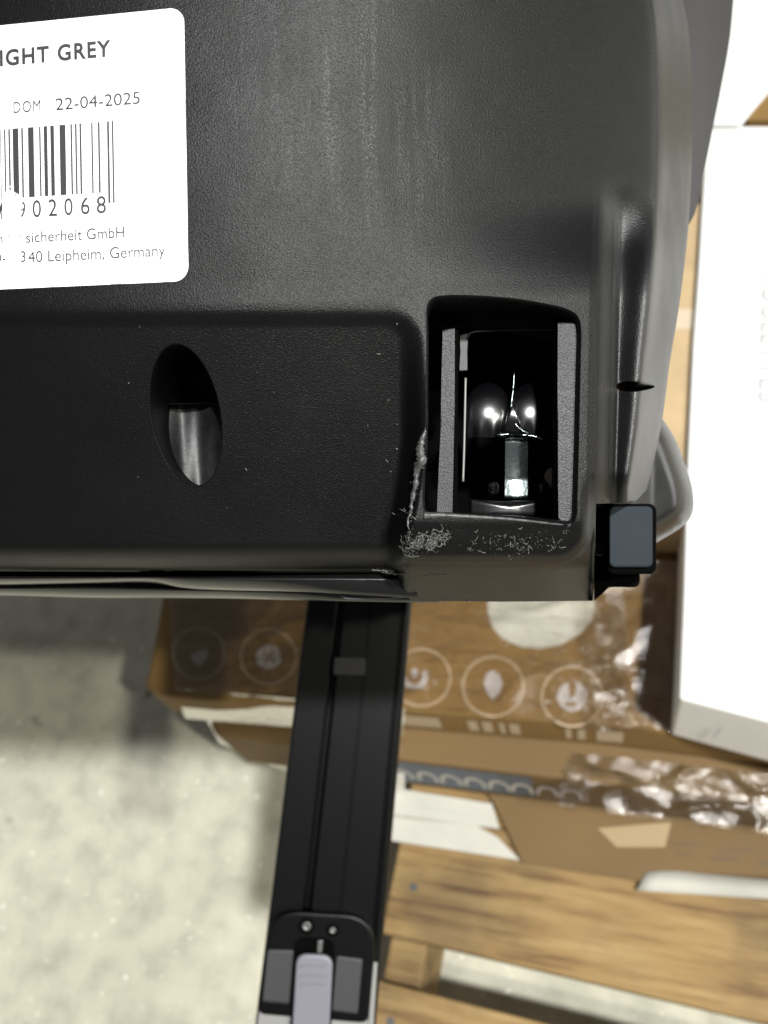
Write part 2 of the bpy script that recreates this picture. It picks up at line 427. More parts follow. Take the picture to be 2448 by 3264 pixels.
# thin lit edge of the inner metal frame: rounded at its upper left
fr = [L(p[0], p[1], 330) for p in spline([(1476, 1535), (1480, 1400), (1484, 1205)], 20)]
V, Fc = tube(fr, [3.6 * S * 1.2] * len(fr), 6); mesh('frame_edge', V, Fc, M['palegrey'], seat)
fr = [L(p[0], p[1], 330) for p in spline([(1488, 1082), (1496, 1065), (1515, 1057), (1600, 1053), (1700, 1050), (1772, 1051)], 10)]
V, Fc = tube(fr, [3.2 * S * 1.2] * len(fr), 6); mesh('frame_edge', V, Fc, M['frame'], seat)
# two glossy jaw lobes with a blade between them
def lobe(cx, cy, rx, ry, y1):
    o = np.array([(cx + rx * .97 * math.cos(t), cy + ry * .97 * math.sin(t)) for t in np.linspace(0, 2 * math.pi, 61)[:-1]]); o[:, 1] = np.minimum(o[:, 1], y1)
    return sheet('latch_jaw', o, lambda x, y: 430 - 80 * np.sqrt(np.clip(1 - ((x - cx) / rx) ** 2 * .5 - ((y - cy) / ry) ** 2 * .96, .001, 1)) + 3 * np.sin(x / 7.0) * sm(1330, 1390, y), M['jaw'], seat, 5)
lobe(1556, 1335, 84, 118, 1394); lobe(1692, 1335, 80, 118, 1392)
bl = [(1639, 1180), (1634, 1240), (1622, 1290), (1612, 1340), (1600, 1378), (1622, 1384), (1665, 1386), (1668, 1376), (1650, 1340), (1641, 1300), (1641, 1240)]
block('latch_blade', dens(bl, 10), 338, 440, M['gloss'], seat, 5, dome=26)
ed = [L(p[0], p[1], 330) for p in spline([(1639, 1185), (1636, 1240), (1630, 1290), (1634, 1335), (1655, 1365), (1690, 1384)], 12)]
V, Fc = tube(ed, [(.8 + 2.2 * math.sin(math.pi * i / (len(ed) - 1))) * S * 1.3 for i in range(len(ed))], 6); mesh('blade_edge', V, Fc, M['steel'], seat)
# steel bar that the latch would grip: flat above, curling towards the light below
n = 26; V = []; Fq = []
for j in range(n + 1):
    t = j / n; py = 1392 + 200 * t
    for i in range(9):
        u = i / 8; px = (1611 - 2 * t) + (72 + 1 * t) * u
        z = 400 + 44 * min(t, .68) / .68 - 15 * max(0, t - .68) / .32 - 5 * math.sin(math.pi * u) + 70 * sm(.97, 1.05, t) + 14 * (1 - sm(0, .06, t))
        V.append(L(px, py, float(z)))
for j in range(n):
    for i in range(8):
        a_ = j * 9 + i; Fq.append((a_, a_ + 1, a_ + 10, a_ + 9))
mesh('steel_bar', V, Fq, M['steel'], seat)
ed = [L(p[0], p[1], 388) for p in spline([(1610, 1398), (1645, 1396), (1680, 1399)], 12)]
V, Fc = tube(ed, [4 * S * 1.2] * len(ed), 6); mesh('bar_lip', V, Fc, M['steel'], seat)
ed = [L(p[0], p[1], 345) for p in spline([(1585, 1386), (1640, 1384), (1700, 1390), (1735, 1402)], 12)]
V, Fc = tube(ed, [2.0 * S * 1.2] * len(ed), 6); mesh('jaw_rim', V, Fc, M['steel'], seat)
block('ledge', dens([(1496, 1590), (1560, 1594), (1610, 1598), (1700, 1594), (1752, 1590), (1756, 1650), (1640, 1652), (1494, 1645)], 12), 380, 480, M['gloss'], seat, 8, dome=16)
block('pivot', rounded(1553, 1535, 1590, 1580, 16), 420, 480, M['gloss'], seat, 12, dome=22)
block('pivot', rounded(1715, 1535, 1748, 1580, 15), 420, 480, M['gloss'], seat, 12, dome=22)
block('pale_tab', dens(spline([(1764, 1488), (1748, 1494), (1735, 1515), (1740, 1535), (1752, 1550), (1764, 1580)], 10).tolist(), 10), 470, 500, plain('pale_plastic_tab', (.30, .28, .24), .6), seat, 4)

# ---------------- torn edge, fibres, chips
pth = [(1358, 1366), (1349, 1392), (1342, 1412), (1338, 1440), (1345, 1462), (1330, 1500), (1326, 1540), (1316, 1580), (1310, 1625), (1300, 1665), (1304, 1690)]
rr = [3, 9, 15, 18, 12, 9, 8, 7, 6, 5, 2]
pts = spline(pth, 7); rad = np.interp(np.linspace(0, 1, len(pts)), np.linspace(0, 1, len(rr)), rr)
V, Fc = tube([L(p[0] + random.gauss(0, 1.3), p[1], float(shell_z(p[0] + 8, p[1])) + 2) for p in pts], [r * S * random.uniform(.6, 1.3) for r in rad], 9)
V = [q + Vector((random.gauss(0, 1), random.gauss(0, 1), random.gauss(0, 1))) * 1.6 * S for q in V]
tag(mesh('torn_edge', V, Fc, M['stress'], seat), 'pale torn and stretched slot edge')
pts = spline([(1350, 1640), (1420, 1640), (1520, 1645), (1640, 1653), (1760, 1666), (1822, 1670)], 9)
V, Fc = tube([L(p[0], p[1] + 3, float(shell_z(p[0], p[1] + 14)) - 1) for p in pts],
             [(7 + 5 * math.exp(-i / 5) + random.random() * 1.5 - 4.5 * i / len(pts)) * S for i in range(len(pts))], 8)
mesh('torn_lip', V, Fc, M['stress'], seat)
def walk(x, y, n, step, ang, wob, lift, r):
    pts = []; z0 = 0
    for i in range(n):
        pts.append(L(x, y, float(shell_z(x, y)) - lift * (1 + .8 * math.sin(i * .9)) - .5))
        ang += random.gauss(0, wob); x += step * math.cos(ang); y += step * math.sin(ang)
    return tube(pts, [r * S * (.5 + random.random()) for _ in pts], 5)
bits = []
for i in range(60):
    t = random.random()
    x = 1285 + 135 * t + random.gauss(0, 6); y = 1752 - 42 * t + random.gauss(0, 12)
    bits.append(walk(x, y, random.randint(5, 13), 5, random.choice([-.4, 2.7, 1.6, -1.4]), .9, random.uniform(1, 9), random.uniform(.5, 1.2)))
def flake(x, y, r, lift):
    c = L(x, y, float(shell_z(x, y)) - lift); V = [c + (R_ * random.gauss(0, 1) + U_ * random.gauss(0, .6) - D_ * random.gauss(0, .7)) * r * S for _ in range(3)]
    V.append(c - D_ * r * S * .4); return V, [(0, 1, 2), (0, 1, 3), (1, 2, 3)]
for i in range(260):
    t = random.random(); bits.append(flake(1285 + 150 * t + random.gauss(0, 8), 1750 - 42 * t + random.gauss(0, 13), random.uniform(1.5, 5.5), random.uniform(0, 8)))
for i in range(60):
    q_ = pth[random.randrange(2, len(pth))]; bits.append(flake(q_[0] + random.gauss(2, 7), q_[1] + random.gauss(0, 18), random.uniform(1, 3.4), random.uniform(0, 6)))
V, Fc = join(bits); tag(mesh('fibre_tuft', V, Fc, M['fibre'], seat), kind='stuff')
bits = []
for i in range(34):
    k = random.random()
    if k < .65: x, y, an = random.gauss(1660, 50), min(1775, random.gauss(1732, 18)), random.choice([-.5, 2.6, .3])
    elif k < .8: x, y, an = random.gauss(1520, 18), random.gauss(1716, 7), 0
    elif k < .9: x, y, an = random.gauss(1510, 10), random.gauss(1745, 8), .4
    else: x, y, an = 1740 + 60 * random.random(), 0, -.9; y = 1752 - (x - 1740) * .9 + random.gauss(0, 4)
    bits.append(walk(x, y, random.randint(3, 8), 4, an, .9, .3, random.uniform(.5, 1.3)))
for i in range(230):
    bits.append(flake(random.gauss(1655, 62), min(1778, random.gauss(1738, 17)), random.uniform(1, 4), .3))
for i in range(80):
    x = random.uniform(1745, 1822); bits.append(flake(x, 1760 - (x - 1740) ** 1.6 * .085 + random.gauss(0, 3), random.uniform(1, 3.2), .3))
V, Fc = join(bits); tag(mesh('scuff_burrs', V, Fc, M['fibre'], seat), kind='stuff')
block('plastic_chip', [(1343, 1762), (1376, 1794), (1356, 1799), (1338, 1797)], 225, 231, M['palegrey'], seat, 2)
bits = [walk(1325, 1655, 9, 8, 3.75, .12, 2, .7)]
for i in range(20):
    x = random.choice([random.uniform(0, 1330), random.gauss(1290, 60)]); y = random.uniform(1010, 1700)
    if pip(np.array([x]), np.array([y]), slot)[0] or pip(np.array([x]), np.array([y]), ell)[0]: continue
    bits.append(walk(x, y, random.randint(2, 5), 3, random.uniform(0, 6), .5, .5, random.uniform(.5, 1.0)))
V, Fc = join(bits); tag(mesh('dust_specks', V, Fc, M['dust'], seat), kind='stuff')

# ---------------- glossy trim under the lower edge
def trim(name, top, bot, z, roll, m):
    t_ = spline(top, 16); b_ = spline(bot, 16); n = 90; V = []; Fq = []; k = 10
    ti = np.stack([np.interp(np.linspace(0, 1, n), np.linspace(0, 1, len(t_)), t_[:, c]) for c in (0, 1)], 1)
    bi = np.stack([np.interp(np.linspace(0, 1, n), np.linspace(0, 1, len(b_)), b_[:, c]) for c in (0, 1)], 1)
    for i in range(n):
        for j in range(k + 1):
            u = j / k; p = ti[i] * (1 - u) + bi[i] * u
            V.append(L(p[0], p[1], z + roll * (1 - .85 * float(sm(620, 1150, p[0]))) * (1 - math.sqrt(max(0, 1 - u ** 2.0))) + 40 * (1 - min(1, u * 6))))
    for i in range(n - 1):
        for j in range(k):
            a_ = i * (k + 1) + j; Fq.append((a_, a_ + 1, a_ + k + 2, a_ + k + 1))
    return mesh(name, V, Fq, m, seat)
trim('edge_trim', [(-400, 1836), (0, 1837), (350, 1837), (800, 1835), (1330, 1828)], [(-400, 1866), (0, 1865), (300, 1860), (480, 1858), (620, 1878), (1000, 1888), (1330, 1908)], 470, 150, M['trim'])
trim('edge_trim', [(-400, 1868), (0, 1868), (300, 1864), (560, 1872), (1000, 1880), (1400, 1885)], [(-400, 1900), (0, 1899), (300, 1906), (700, 1908), (1000, 1915), (1330, 1920), (1400, 1920)], 640, 160, M['trim'])
block('underside', dens([(-2800, 1500), (1850, 1500), (1830, 1880), (1330, 1895), (800, 1880), (0, 1868), (-2800, 1860)], 60), 900, 3000, M['cavity'], seat, 20)
pt = [L(p[0], p[1], 560) for p in spline([(1088, 1896), (1100, 1907), (1200, 1908), (1300, 1900)], 14)]
V, Fc = tube(pt, [4 * S * 1.2] * len(pt), 6); mesh('seam_rib', V, Fc, M['midgrey'], seat)
bits = []
for i in range(14):
    x = random.uniform(1120, 1420); y = 1815 + (x - 1100) * .05 + random.gauss(0, 3)
    p = [L(x + 7 * k, y + random.gauss(0, 1.2), 330 + random.gauss(0, 2)) for k in range(random.randint(3, 9))]
    bits.append(tube(p, [random.uniform(.6, 2.2) * S for _ in p], 5))
V, Fc = join(bits); tag(mesh('shredded_edge', V, Fc, M['stress'], seat), kind='stuff')

# ---------------- right-hand side: wing, button, brackets, back shell
wing = spline([(2085, 1290), (2112, 1335), (2150, 1395), (2180, 1470), (2203, 1540), (2211, 1600), (2203, 1645), (2170, 1682), (2092, 1730), (2020, 1775), (1960, 1740), (1960, 1560), (2020, 1380)], 10, True)
def wing_z(x, y):
    d = np.array([np.min(np.hypot(wing[:, 0] - a_, wing[:, 1] - b_)) for a_, b_ in zip(x, y)])
    right = sm(1990, 2110, x)
    return 960 + .9 * (x - 2050) * .4 + 260 * (1 - np.sqrt(np.clip(1 - (1 - np.clip(d / 70, 0, 1)) ** 2, 0, 1))) * right + 60 * sm(2010, 2090, x)
wg = sheet('side_wing', wing, wing_z, M['side'], seat, 9)
back = spline([(2050, -400), (2352, -400), (2345, -60), (2338, 0), (2325, 130), (2300, 270), (2270, 420), (2246, 540), (2226, 640), (2205, 700), (2170, 720), (2050, 640), (1990, 300)], 14, True)
def back_z(x, y):
    u = np.clip((x - 1990) / 370, 0, 1)
    return 1900 + 320 * u + 250 * u ** 4
sheet('back_shell', back, back_z, M['darkgrey'], seat, 16)
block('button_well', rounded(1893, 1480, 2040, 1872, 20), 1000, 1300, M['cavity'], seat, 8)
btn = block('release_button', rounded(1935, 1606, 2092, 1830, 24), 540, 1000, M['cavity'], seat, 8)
face = block('button_face', rounded(1942, 1613, 2080, 1808, 18), 512, 546, M['bluegrey'], seat, 6); face.parent = btn; hang(face, btn)
cut = [(1894, 1726), (1935, 1738), (1940, 1760), (1915, 1772), (1894, 1768)]
block('button_spring', cut, 700, 750, M['darkgrey'], seat, 3)
block('side_bracket', dens([(1893, 1830), (1990, 1828), (1960, 1852), (1925, 1888), (1893, 1916)], 14), 900, 1000, M['cavity'], seat, 4)

# ---------------- label on the shell
def lab(u, v_):
    s = -.1 + .0000658 * (v_ - 82)
    return u + .018 * (v_ - 413), v_ + s * u
lbl = rounded(-760, 82, 592, 922, 46, 8)
lo = dens([lab(u, v_) for u, v_ in dens(lbl, 24)], 26)
def lab_z(x, y): return shell_z(x, y) - 3.0
label = sheet('label_sticker', lo, lab_z, M['label'], seat, 26)
# paper thickness
rim = np.array(lo); rz = shell_z(rim[:, 0], rim[:, 1])
V, Fc = loft([[Vector(p) for p in Larr(rim[:, 0], rim[:, 1], rz - 3.0)], [Vector(p) for p in Larr(rim[:, 0], rim[:, 1], rz + .5)]])
e_ = mesh('label_edge', V, Fc, M['label'], seat, False); e_.parent = label; hang(e_, label)
def text_mesh(s, offset=0.0, space=1.0, sub=3):
    c = bpy.data.curves.new('t', 'FONT'); c.body = s; c.offset = offset; c.space_character = space; c.resolution_u = 6; c.fill_mode = 'FRONT'
    o = bpy.data.objects.new('t', c); COL.objects.link(o)
    dg = bpy.context.evaluated_depsgraph_get(); me = bpy.data.meshes.new_from_object(o.evaluated_get(dg))
    V = np.array([v_.co[:2] for v_ in me.vertices]); Fq = [tuple(p.vertices) for p in me.polygons]
    bpy.data.objects.remove(o); bpy.data.curves.remove(c); bpy.data.meshes.remove(me)
    return V, Fq
def wear_of(x, y):
    w_ = 0.0
    if 10 < x < 95 and y > 520: w_ = max(w_, (.55 if y > 640 else .55 * (y - 520) / 120) * (1 - sm(55, 95, np.array(x))))
    return float(w_)
def print_obj(name, V, Fq, u0, u1, base, cap, parent, mat='ink', capref=.70, fixed=None):
    x0, x1 = V[:, 0].min(), V[:, 0].max()
    U = u0 + (V[:, 0] - x0) / (x1 - x0) * (u1 - u0); Vv = base - V[:, 1] / capref * cap
    X = []; 
    for a_, b_ in zip(U, Vv): X.append(lab(a_, b_))
    X = np.array(X); P = Larr(X[:, 0], X[:, 1], shell_z(X[:, 0], X[:, 1]) - 4.2)
    o = mesh(name, P, Fq, M[mat], None, False)
    at = o.data.attributes.new('wear', 'FLOAT', 'POINT'); at.data.foreach_set('value', [wear_of(a_, b_) for a_, b_ in X])
    o.parent = parent; hang(o, parent); return o
def put(s, u0, u1, base, cap, offset=0, space=1.0, mat='ink'):
    V, Fq = text_mesh(s, offset, space); return print_obj('printed_text', V, Fq, u0, u1, base, cap, label, mat)
put('IGHT GREY', 3, 357, 210, 49, .030, 1.15)
put('DOM', 44, 130, 364, 36, 0, 1.15)
put(':', 140, 143, 364, 24, 0.0)
put('22-04-2025', 178, 447, 366, 38, .001, 1.0)
for ch, a_, b_ in (('4', -14, 6), ('9', 55, 76), ('0', 99, 126), ('2', 149, 177), ('0', 200, 227), ('6', 253, 281), ('8', 303, 333)):
    put(ch, a_, b_, 698, 54, 0.002)
put('sicherheit GmbH', 76, 390, 778, 35, 0.0)
put('Kinder', -50, 62, 776, 35, 0.0)
put('D-893', -30, 74, 838, 35, 0.0)
put('40 Leipheim, Germany', 82, 519, 841, 36, 0.0)
bars = [(0, 3, 0), (30, 38, 1), (62, 72, 1), (92, 135, 0), (158, 168, 0), (206, 249, 0), (290, 299, 0), (323, 350, 0), (372, 400, 0), (440, 485, 0), (523, 533, 0),
        (557, 567, 0), (590, 601, 0), (677, 686, 0), (727, 738, 0), (795, 808, 1), (830, 840, 1)]
V = []; Fq = []
for x0, x1, lg in bars:
    b_ = len(V); k = 12; end = 668 if lg else 634
    for j in range(k + 1):
        vv = 413 + (end - 413) * j / k; e_w = .7 if x1 - x0 < 20 else 0; V += [lab(x0 / 2.33 - e_w, vv), lab(x1 / 2.33 + e_w, vv)]
    for j in range(k): Fq.append((b_ + 2 * j, b_ + 2 * j + 1, b_ + 2 * j + 3, b_ + 2 * j + 2))
X = np.array(V); P = Larr(X[:, 0], X[:, 1], shell_z(X[:, 0], X[:, 1]) - 4.2)
bc = mesh('barcode', P, Fq, M['ink'], None, False)
at = bc.data.attributes.new('wear', 'FLOAT', 'POINT'); at.data.foreach_set('value', [wear_of(a_, b_) for a_, b_ in X])
hang(bc, label)

# ---------------- support leg
A0, A1, B0, B1 = W(985, 1850, .330), W(1320, 1850, .330), W(792, 3420, .312), W(1186, 3420, .312)
LN = (A1 - A0).cross(B0 - A0).normalized()
if LN.dot(D_) > 0: LN = -LN
def leg_at(px, py, lift=0.0):
    v_ = (D_ + R_ * ((px - CX) / F) + U_ * ((CY - py) / F)); t = (A0 + LN * lift - CAM).dot(LN) / v_.dot(LN)
    return CAM + v_ * t
prof = [(0, -.020), (0, -.003), (.012, -.0008), (.03, 0), (.285, 0), (.295, -.0004), (.30, -.009), (.355, -.009), (.36, -.0004), (.37, 0), (.60, 0), (.605, -.0005),
        (.618, -.0005), (.623, 0), (.900, 0), (.915, -.0012), (.925, -.0012), (.94, 0), (.955, 0), (.985, -.001), (1, -.003), (1, -.020)]
V = []; Fq = []; ns = 24
for j in range(ns + 1):
    t = j / ns
    for a_, h in prof: V.append((A0.lerp(B0, t)).lerp(A1.lerp(B1, t), a_) + LN * h)
k = len(prof)
for j in range(ns):
    for i in range(k):
        q = (i + 1) % k; Fq.append((j * k + i, j * k + q, (j + 1) * k + q, (j + 1) * k + i))
Fq.append(tuple(range(k))); Fq.append(tuple(ns * k + i for i in range(k)))
leg = mesh('support_leg', V, Fq, M['rail'], seat, False)
def on_leg(name, outline, top, thick, m, ins=.0006, dome=0):
    o = block(name, outline, 0, 0, m, None, ins, pos=lambda x, y, z: None) if False else None
    o_ = np.array(outline, float); c = o_.mean(0); d = c - o_; l = np.linalg.norm(d, axis=1)[:, None]
    k = ins / .28 * F
    r = [[leg_at(p[0], p[1], top - thick) for p in o_], [leg_at(p[0], p[1], top - ins) for p in o_],
         [leg_at(p[0], p[1], top - ins * .25) for p in o_ + d / l * k * .3], [leg_at(p[0], p[1], top) for p in o_ + d / l * k], [leg_at(p[0], p[1], top) for p in o_ + d / l * k * 1.5]]
    V, Fq = loft(r); n = len(o_); b = len(V); V.append(leg_at(c[0], c[1], top + dome))
    Fq += [(4 * n + i, 4 * n + (i + 1) % n, b) for i in range(n)]
    ob = mesh(name, V, Fq, m, None); hang(ob, leg); return ob
def rrect(pts, r):               # four corners of a quad, rounded
    out = []; P4 = [np.array(p, float) for p in pts]
    for i in range(4):
        p = P4[i]; a_ = P4[i - 1] - p; b_ = P4[(i + 1) % 4] - p
        rr_ = r[i] if isinstance(r, (list, tuple)) else r
        a_ = p + a_ / np.linalg.norm(a_) * rr_; b_ = p + b_ / np.linalg.norm(b_) * rr_
        for j in range(8):
            t = j / 7; out.append(tuple((1 - t) ** 2 * a_ + 2 * t * (1 - t) * p + t * t * b_))
    return out
on_leg('adjuster_housing', dens(rrect([(862, 2898), (1205, 2918), (1175, 3262), (818, 3232)], [95, 110, 30, 30]), 20), .0042, .004, M['rail'], .0012)
on_leg('lit_housing_face', rrect([(853, 3026), (936, 3028), (922, 3200), (836, 3192)], 8), .0052, .003, M['midgrey'], .0006)  # lighter grey paints in the light these angled housing faces catch
on_leg('lit_housing_face', rrect([(1073, 3046), (1156, 3056), (1140, 3232), (1058, 3222)], 8), .0052, .003, M['midgrey'], .0006)  # same painted-in light on the right-hand face
on_leg('button_channel', rrect([(940, 2985), (1068, 2992), (1050, 3420), (918, 3420)], [36, 36, 4, 4]), .0046, .002, M['cavity'], .0004)
ab = on_leg('adjuster_button', rrect([(946, 3038), (1062, 3042), (1042, 3430), (922, 3430)], [34, 40, 4, 4]), .0092, .005, M['lilac'], .0012)
for y_ in (3078, 3108, 3136):
    on_leg('grip_ridge', rrect([(958, y_), (1042, y_ + 3), (1041, y_ + 13), (957, y_ + 10)], 4), .0098, .002, M['lilac'], .0003)
for x_, y_, r_ in ((977, 2953, 19), (1060, 2966, 14)):
    on_leg('screw_recess', [(x_ + (r_ + 7) * math.cos(t), y_ + (r_ + 7) * math.sin(t)) for t in np.linspace(0, 6.28, 17)[:-1]], .0046, .001, M['cavity'], .0001)
    on_leg('screw', [(x_ + r_ * .8 * math.cos(t), y_ + r_ * .8 * math.sin(t)) for t in np.linspace(0, 6.28, 17)[:-1]], .0050, .001, M['screw'], .0004, -.0006)
on_leg('spring_pin', rrect([(1013, 2996), (1030, 2997), (1026, 3040), (1010, 3040)], 5), .0062, .002, M['screw'], .0004)
on_leg('inner_tube', rrect([(826, 3214), (1176, 3240), (1166, 3440), (796, 3440)], 10), .0016, .002, M['palegrey'], .0005)
on_leg('rating_label', rrect([(1066, 2096), (1166, 2098), (1164, 2152), (1063, 2150)], 3), .0008, .0006, plain('dark_label', (.012, .012, .014), .5, spec=.3), .0001)
on_leg('edge_highlight', rrect([(1190, 3066), (1203, 3068), (1180, 3430), (1163, 3430)], 3), .0020, .002, M['palegrey'], .0003)  # pale strip painting the highlight down the leg's right edge

# ================================================================== SURROUNDINGS
def concrete():
    m, nt, b = nodes('worn_concrete')
    n1 = noise(nt, 3.2, 8, .62); n2 = noise(nt, 26, 5, .6); n3 = noise(nt, 95, 2)
    c1 = ramp(nt, n1.outputs[0], [(.30, (.44, .425, .335)), (.5, (.53, .515, .41)), (.70, (.60, .585, .47))])
    c2 = ramp(nt, n2.outputs[0], [(.32, (.74,) * 3), (.52, (1,) * 3), (.70, (1.12,) * 3)])
    col = mixc(nt, .75, c1.outputs[0], c2.outputs[0], 'MULTIPLY')
    sp = ramp(nt, n3.outputs[0], [(.675, (0,) * 3), (.71, (1,) * 3)])
    col = mixc(nt, sp.outputs[0], col, (.80, .78, .66))
    n4 = noise(nt, 14, 3, .5); pit = ramp(nt, n4.outputs[0], [(.70, (0,) * 3), (.75, (1,) * 3)])
    col = mixc(nt, pit.outputs[0], col, (.22, .21, .17))
    nt.links.new(col, b.inputs['Base Color'])
    b.inputs['Roughness'].default_value = .62; b.inputs['Specular IOR Level'].default_value = .35
    bump(nt, b, n2.outputs[0], .002); return m
def cardboard(name, c=(.215, .125, .036), s=1.0):
    m, nt, b = nodes(name)
    n1 = noise(nt, 9 * s, 5, .6); n2 = noise(nt, 500, 2, .5, None, ((.05, 1, 1), (0, 0, 0)))
    lo = tuple(x * .9 for x in c); hi = tuple(x * 1.08 for x in c)
    c1 = ramp(nt, n1.outputs[0], [(.3, lo), (.7, hi)]); c2 = ramp(nt, n2.outputs[0], [(.3, (.98,) * 3), (.7, (1.01,) * 3)])
    nt.links.new(mixc(nt, 1.0, c1.outputs[0], c2.outputs[0], 'MULTIPLY'), b.inputs['Base Color'])
    b.inputs['Roughness'].default_value = .75; bump(nt, b, n2.outputs[0], .0002); return m
def wood():
    m, nt, b = nodes('pallet_pine')
    n1 = noise(nt, 22, 8, .68, None, ((.3, 5, 5), (0, 0, -.06))); n2 = noise(nt, 6, 4, .6); n3 = noise(nt, 40, 3, .6, None, ((.25, 6, 6), (0, 0, 0)))
    c1 = ramp(nt, n1.outputs[0], [(.34, (.12, .062, .02)), (.48, (.27, .17, .06)), (.72, (.38, .265, .11))])
    c2 = ramp(nt, n2.outputs[0], [(.34, (.50, .50, .54)), (.5, (1,) * 3), (.7, (1.1, 1.08, 1.0))])
    col = mixc(nt, .8, c1.outputs[0], c2.outputs[0], 'MULTIPLY')
    k = ramp(nt, n3.outputs[0], [(.68, (0,) * 3), (.80, (1,) * 3)]); col = mixc(nt, k.outputs[0], col, (.16, .10, .05))
    nt.links.new(col, b.inputs['Base Color']); b.inputs['Roughness'].default_value = .7
    bump(nt, b, n1.outputs[0], .0015); return m
def film_mat(name, tint=(.95, .93, .90), clear=.75, big=1.0):
    m = bpy.data.materials.new(name); m.use_nodes = True; nt = m.node_tree
    for x in list(nt.nodes):
        if x.type == 'BSDF_PRINCIPLED': nt.nodes.remove(x)
    out = [x for x in nt.nodes if x.type == 'OUTPUT_MATERIAL'][0]
    tr = nt.nodes.new('ShaderNodeBsdfTransparent'); tr.inputs[0].default_value = (.93, .92, .89, 1)
    gl = nt.nodes.new('ShaderNodeBsdfGlossy'); gl.inputs['Color'].default_value = (*tint, 1); gl.inputs['Roughness'].default_value = .15
    n1 = noise(nt, 38, 5, .65, None, ((.45, 1.4, 1), (0, 0, .1))); n2 = noise(nt, 1.0, 4, .6, None, ((60, 260, 60), (0, 0, .5)))
    b1 = nt.nodes.new('ShaderNodeBump'); b1.inputs['Distance'].default_value = .006 * big; nt.links.new(n1.outputs[0], b1.inputs['Height'])
    b2 = nt.nodes.new('ShaderNodeBump'); b2.inputs['Distance'].default_value = .0015; nt.links.new(n2.outputs[0], b2.inputs['Height'])
    nt.links.new(b1.outputs[0], b2.inputs['Normal']); nt.links.new(b2.outputs[0], gl.inputs['Normal'])
    fr_ = nt.nodes.new('ShaderNodeFresnel'); fr_.inputs['IOR'].default_value = 1.6; nt.links.new(b2.outputs[0], fr_.inputs['Normal'])
    rp = ramp(nt, fr_.outputs[0], [(.04, ((1 - clear) * .35,) * 3), (.6, (.8,) * 3)])
    mx = nt.nodes.new('ShaderNodeMixShader'); nt.links.new(rp.outputs[0], mx.inputs[0])
    nt.links.new(tr.outputs[0], mx.inputs[1]); nt.links.new(gl.outputs[0], mx.inputs[2]); nt.links.new(mx.outputs[0], out.inputs[0])
    return m
M['concrete'] = concrete(); M['card'] = cardboard('brown_cardboard'); M['card2'] = cardboard('dull_brown_cardboard', (.155, .095, .034)); M['wood'] = wood()
M['film'] = film_mat('stretch_film', clear=.90); M['film2'] = film_mat('crumpled_film', clear=.80, big=.42)
M['white'] = plain('white_carton_board', (.78, .78, .76), .6, var=.03, vscale=20)
M['paper'] = plain('white_paper', (.50, .49, .43), .7, var=.05, vscale=30)
M['printw'] = plain('pale_carton_print', (.46, .36, .24), .7)
M['printg'] = plain('lilac_grey_print', (.45, .41, .40), .7)
M['printd'] = plain('slate_print', (.10, .12, .15), .6, var=.3, vscale=120)

fl = mesh('floor', [(-6, -6, 0), (6, -6, 0), (6, 6, 0), (-6, 6, 0)], [(0, 1, 2, 3)], M['concrete'], None, False); tag(fl, kind='structure')

def prism(name, px, ztop, zbot, m, parent=None, bevel=.002, seg=2):
    top = [G(x, y, ztop) for x, y in px]; n = len(top)
    V = top + [Vector((p.x, p.y, zbot)) for p in top]
    Fq = [tuple(range(n)), tuple(range(2 * n - 1, n - 1, -1))] + [(i, (i + 1) % n, n + (i + 1) % n, n + i) for i in range(n)]
    o = mesh(name, V, Fq, m, parent, False)
    if bevel: bev(o, bevel, seg)
    return o
def decal(name, px, z, m, parent):
    V = [G(x, y, z) for x, y in px]; V.append(sum(V, Vector()) / len(V)); n = len(px)
    o = mesh(name, V, [(i, (i + 1) % n, n) for i in range(n)], m, None, False); hang(o, parent); return o
def ringp(name, cx, cy, rx, ry, wd, z, m, parent, a0=0, a1=360):
    V = []; Fq = []; n = 40
    for i in range(n + 1):
        t = math.radians(a0 + (a1 - a0) * i / n); V += [G(cx + rx * math.cos(t), cy + ry * math.sin(t), z), G(cx + (rx - wd) * math.cos(t), cy + (ry - wd) * math.sin(t), z)]
    Fq = [(2 * i, 2 * i + 1, 2 * i + 3, 2 * i + 2) for i in range(n)]
    o = mesh(name, V, Fq, m, None, False); hang(o, parent); return o
def blob(cx, cy, rx, ry, k=14): return [(cx + rx * math.cos(t), cy + ry * math.sin(t)) for t in np.linspace(0, 2 * math.pi, k + 1)[:-1]]

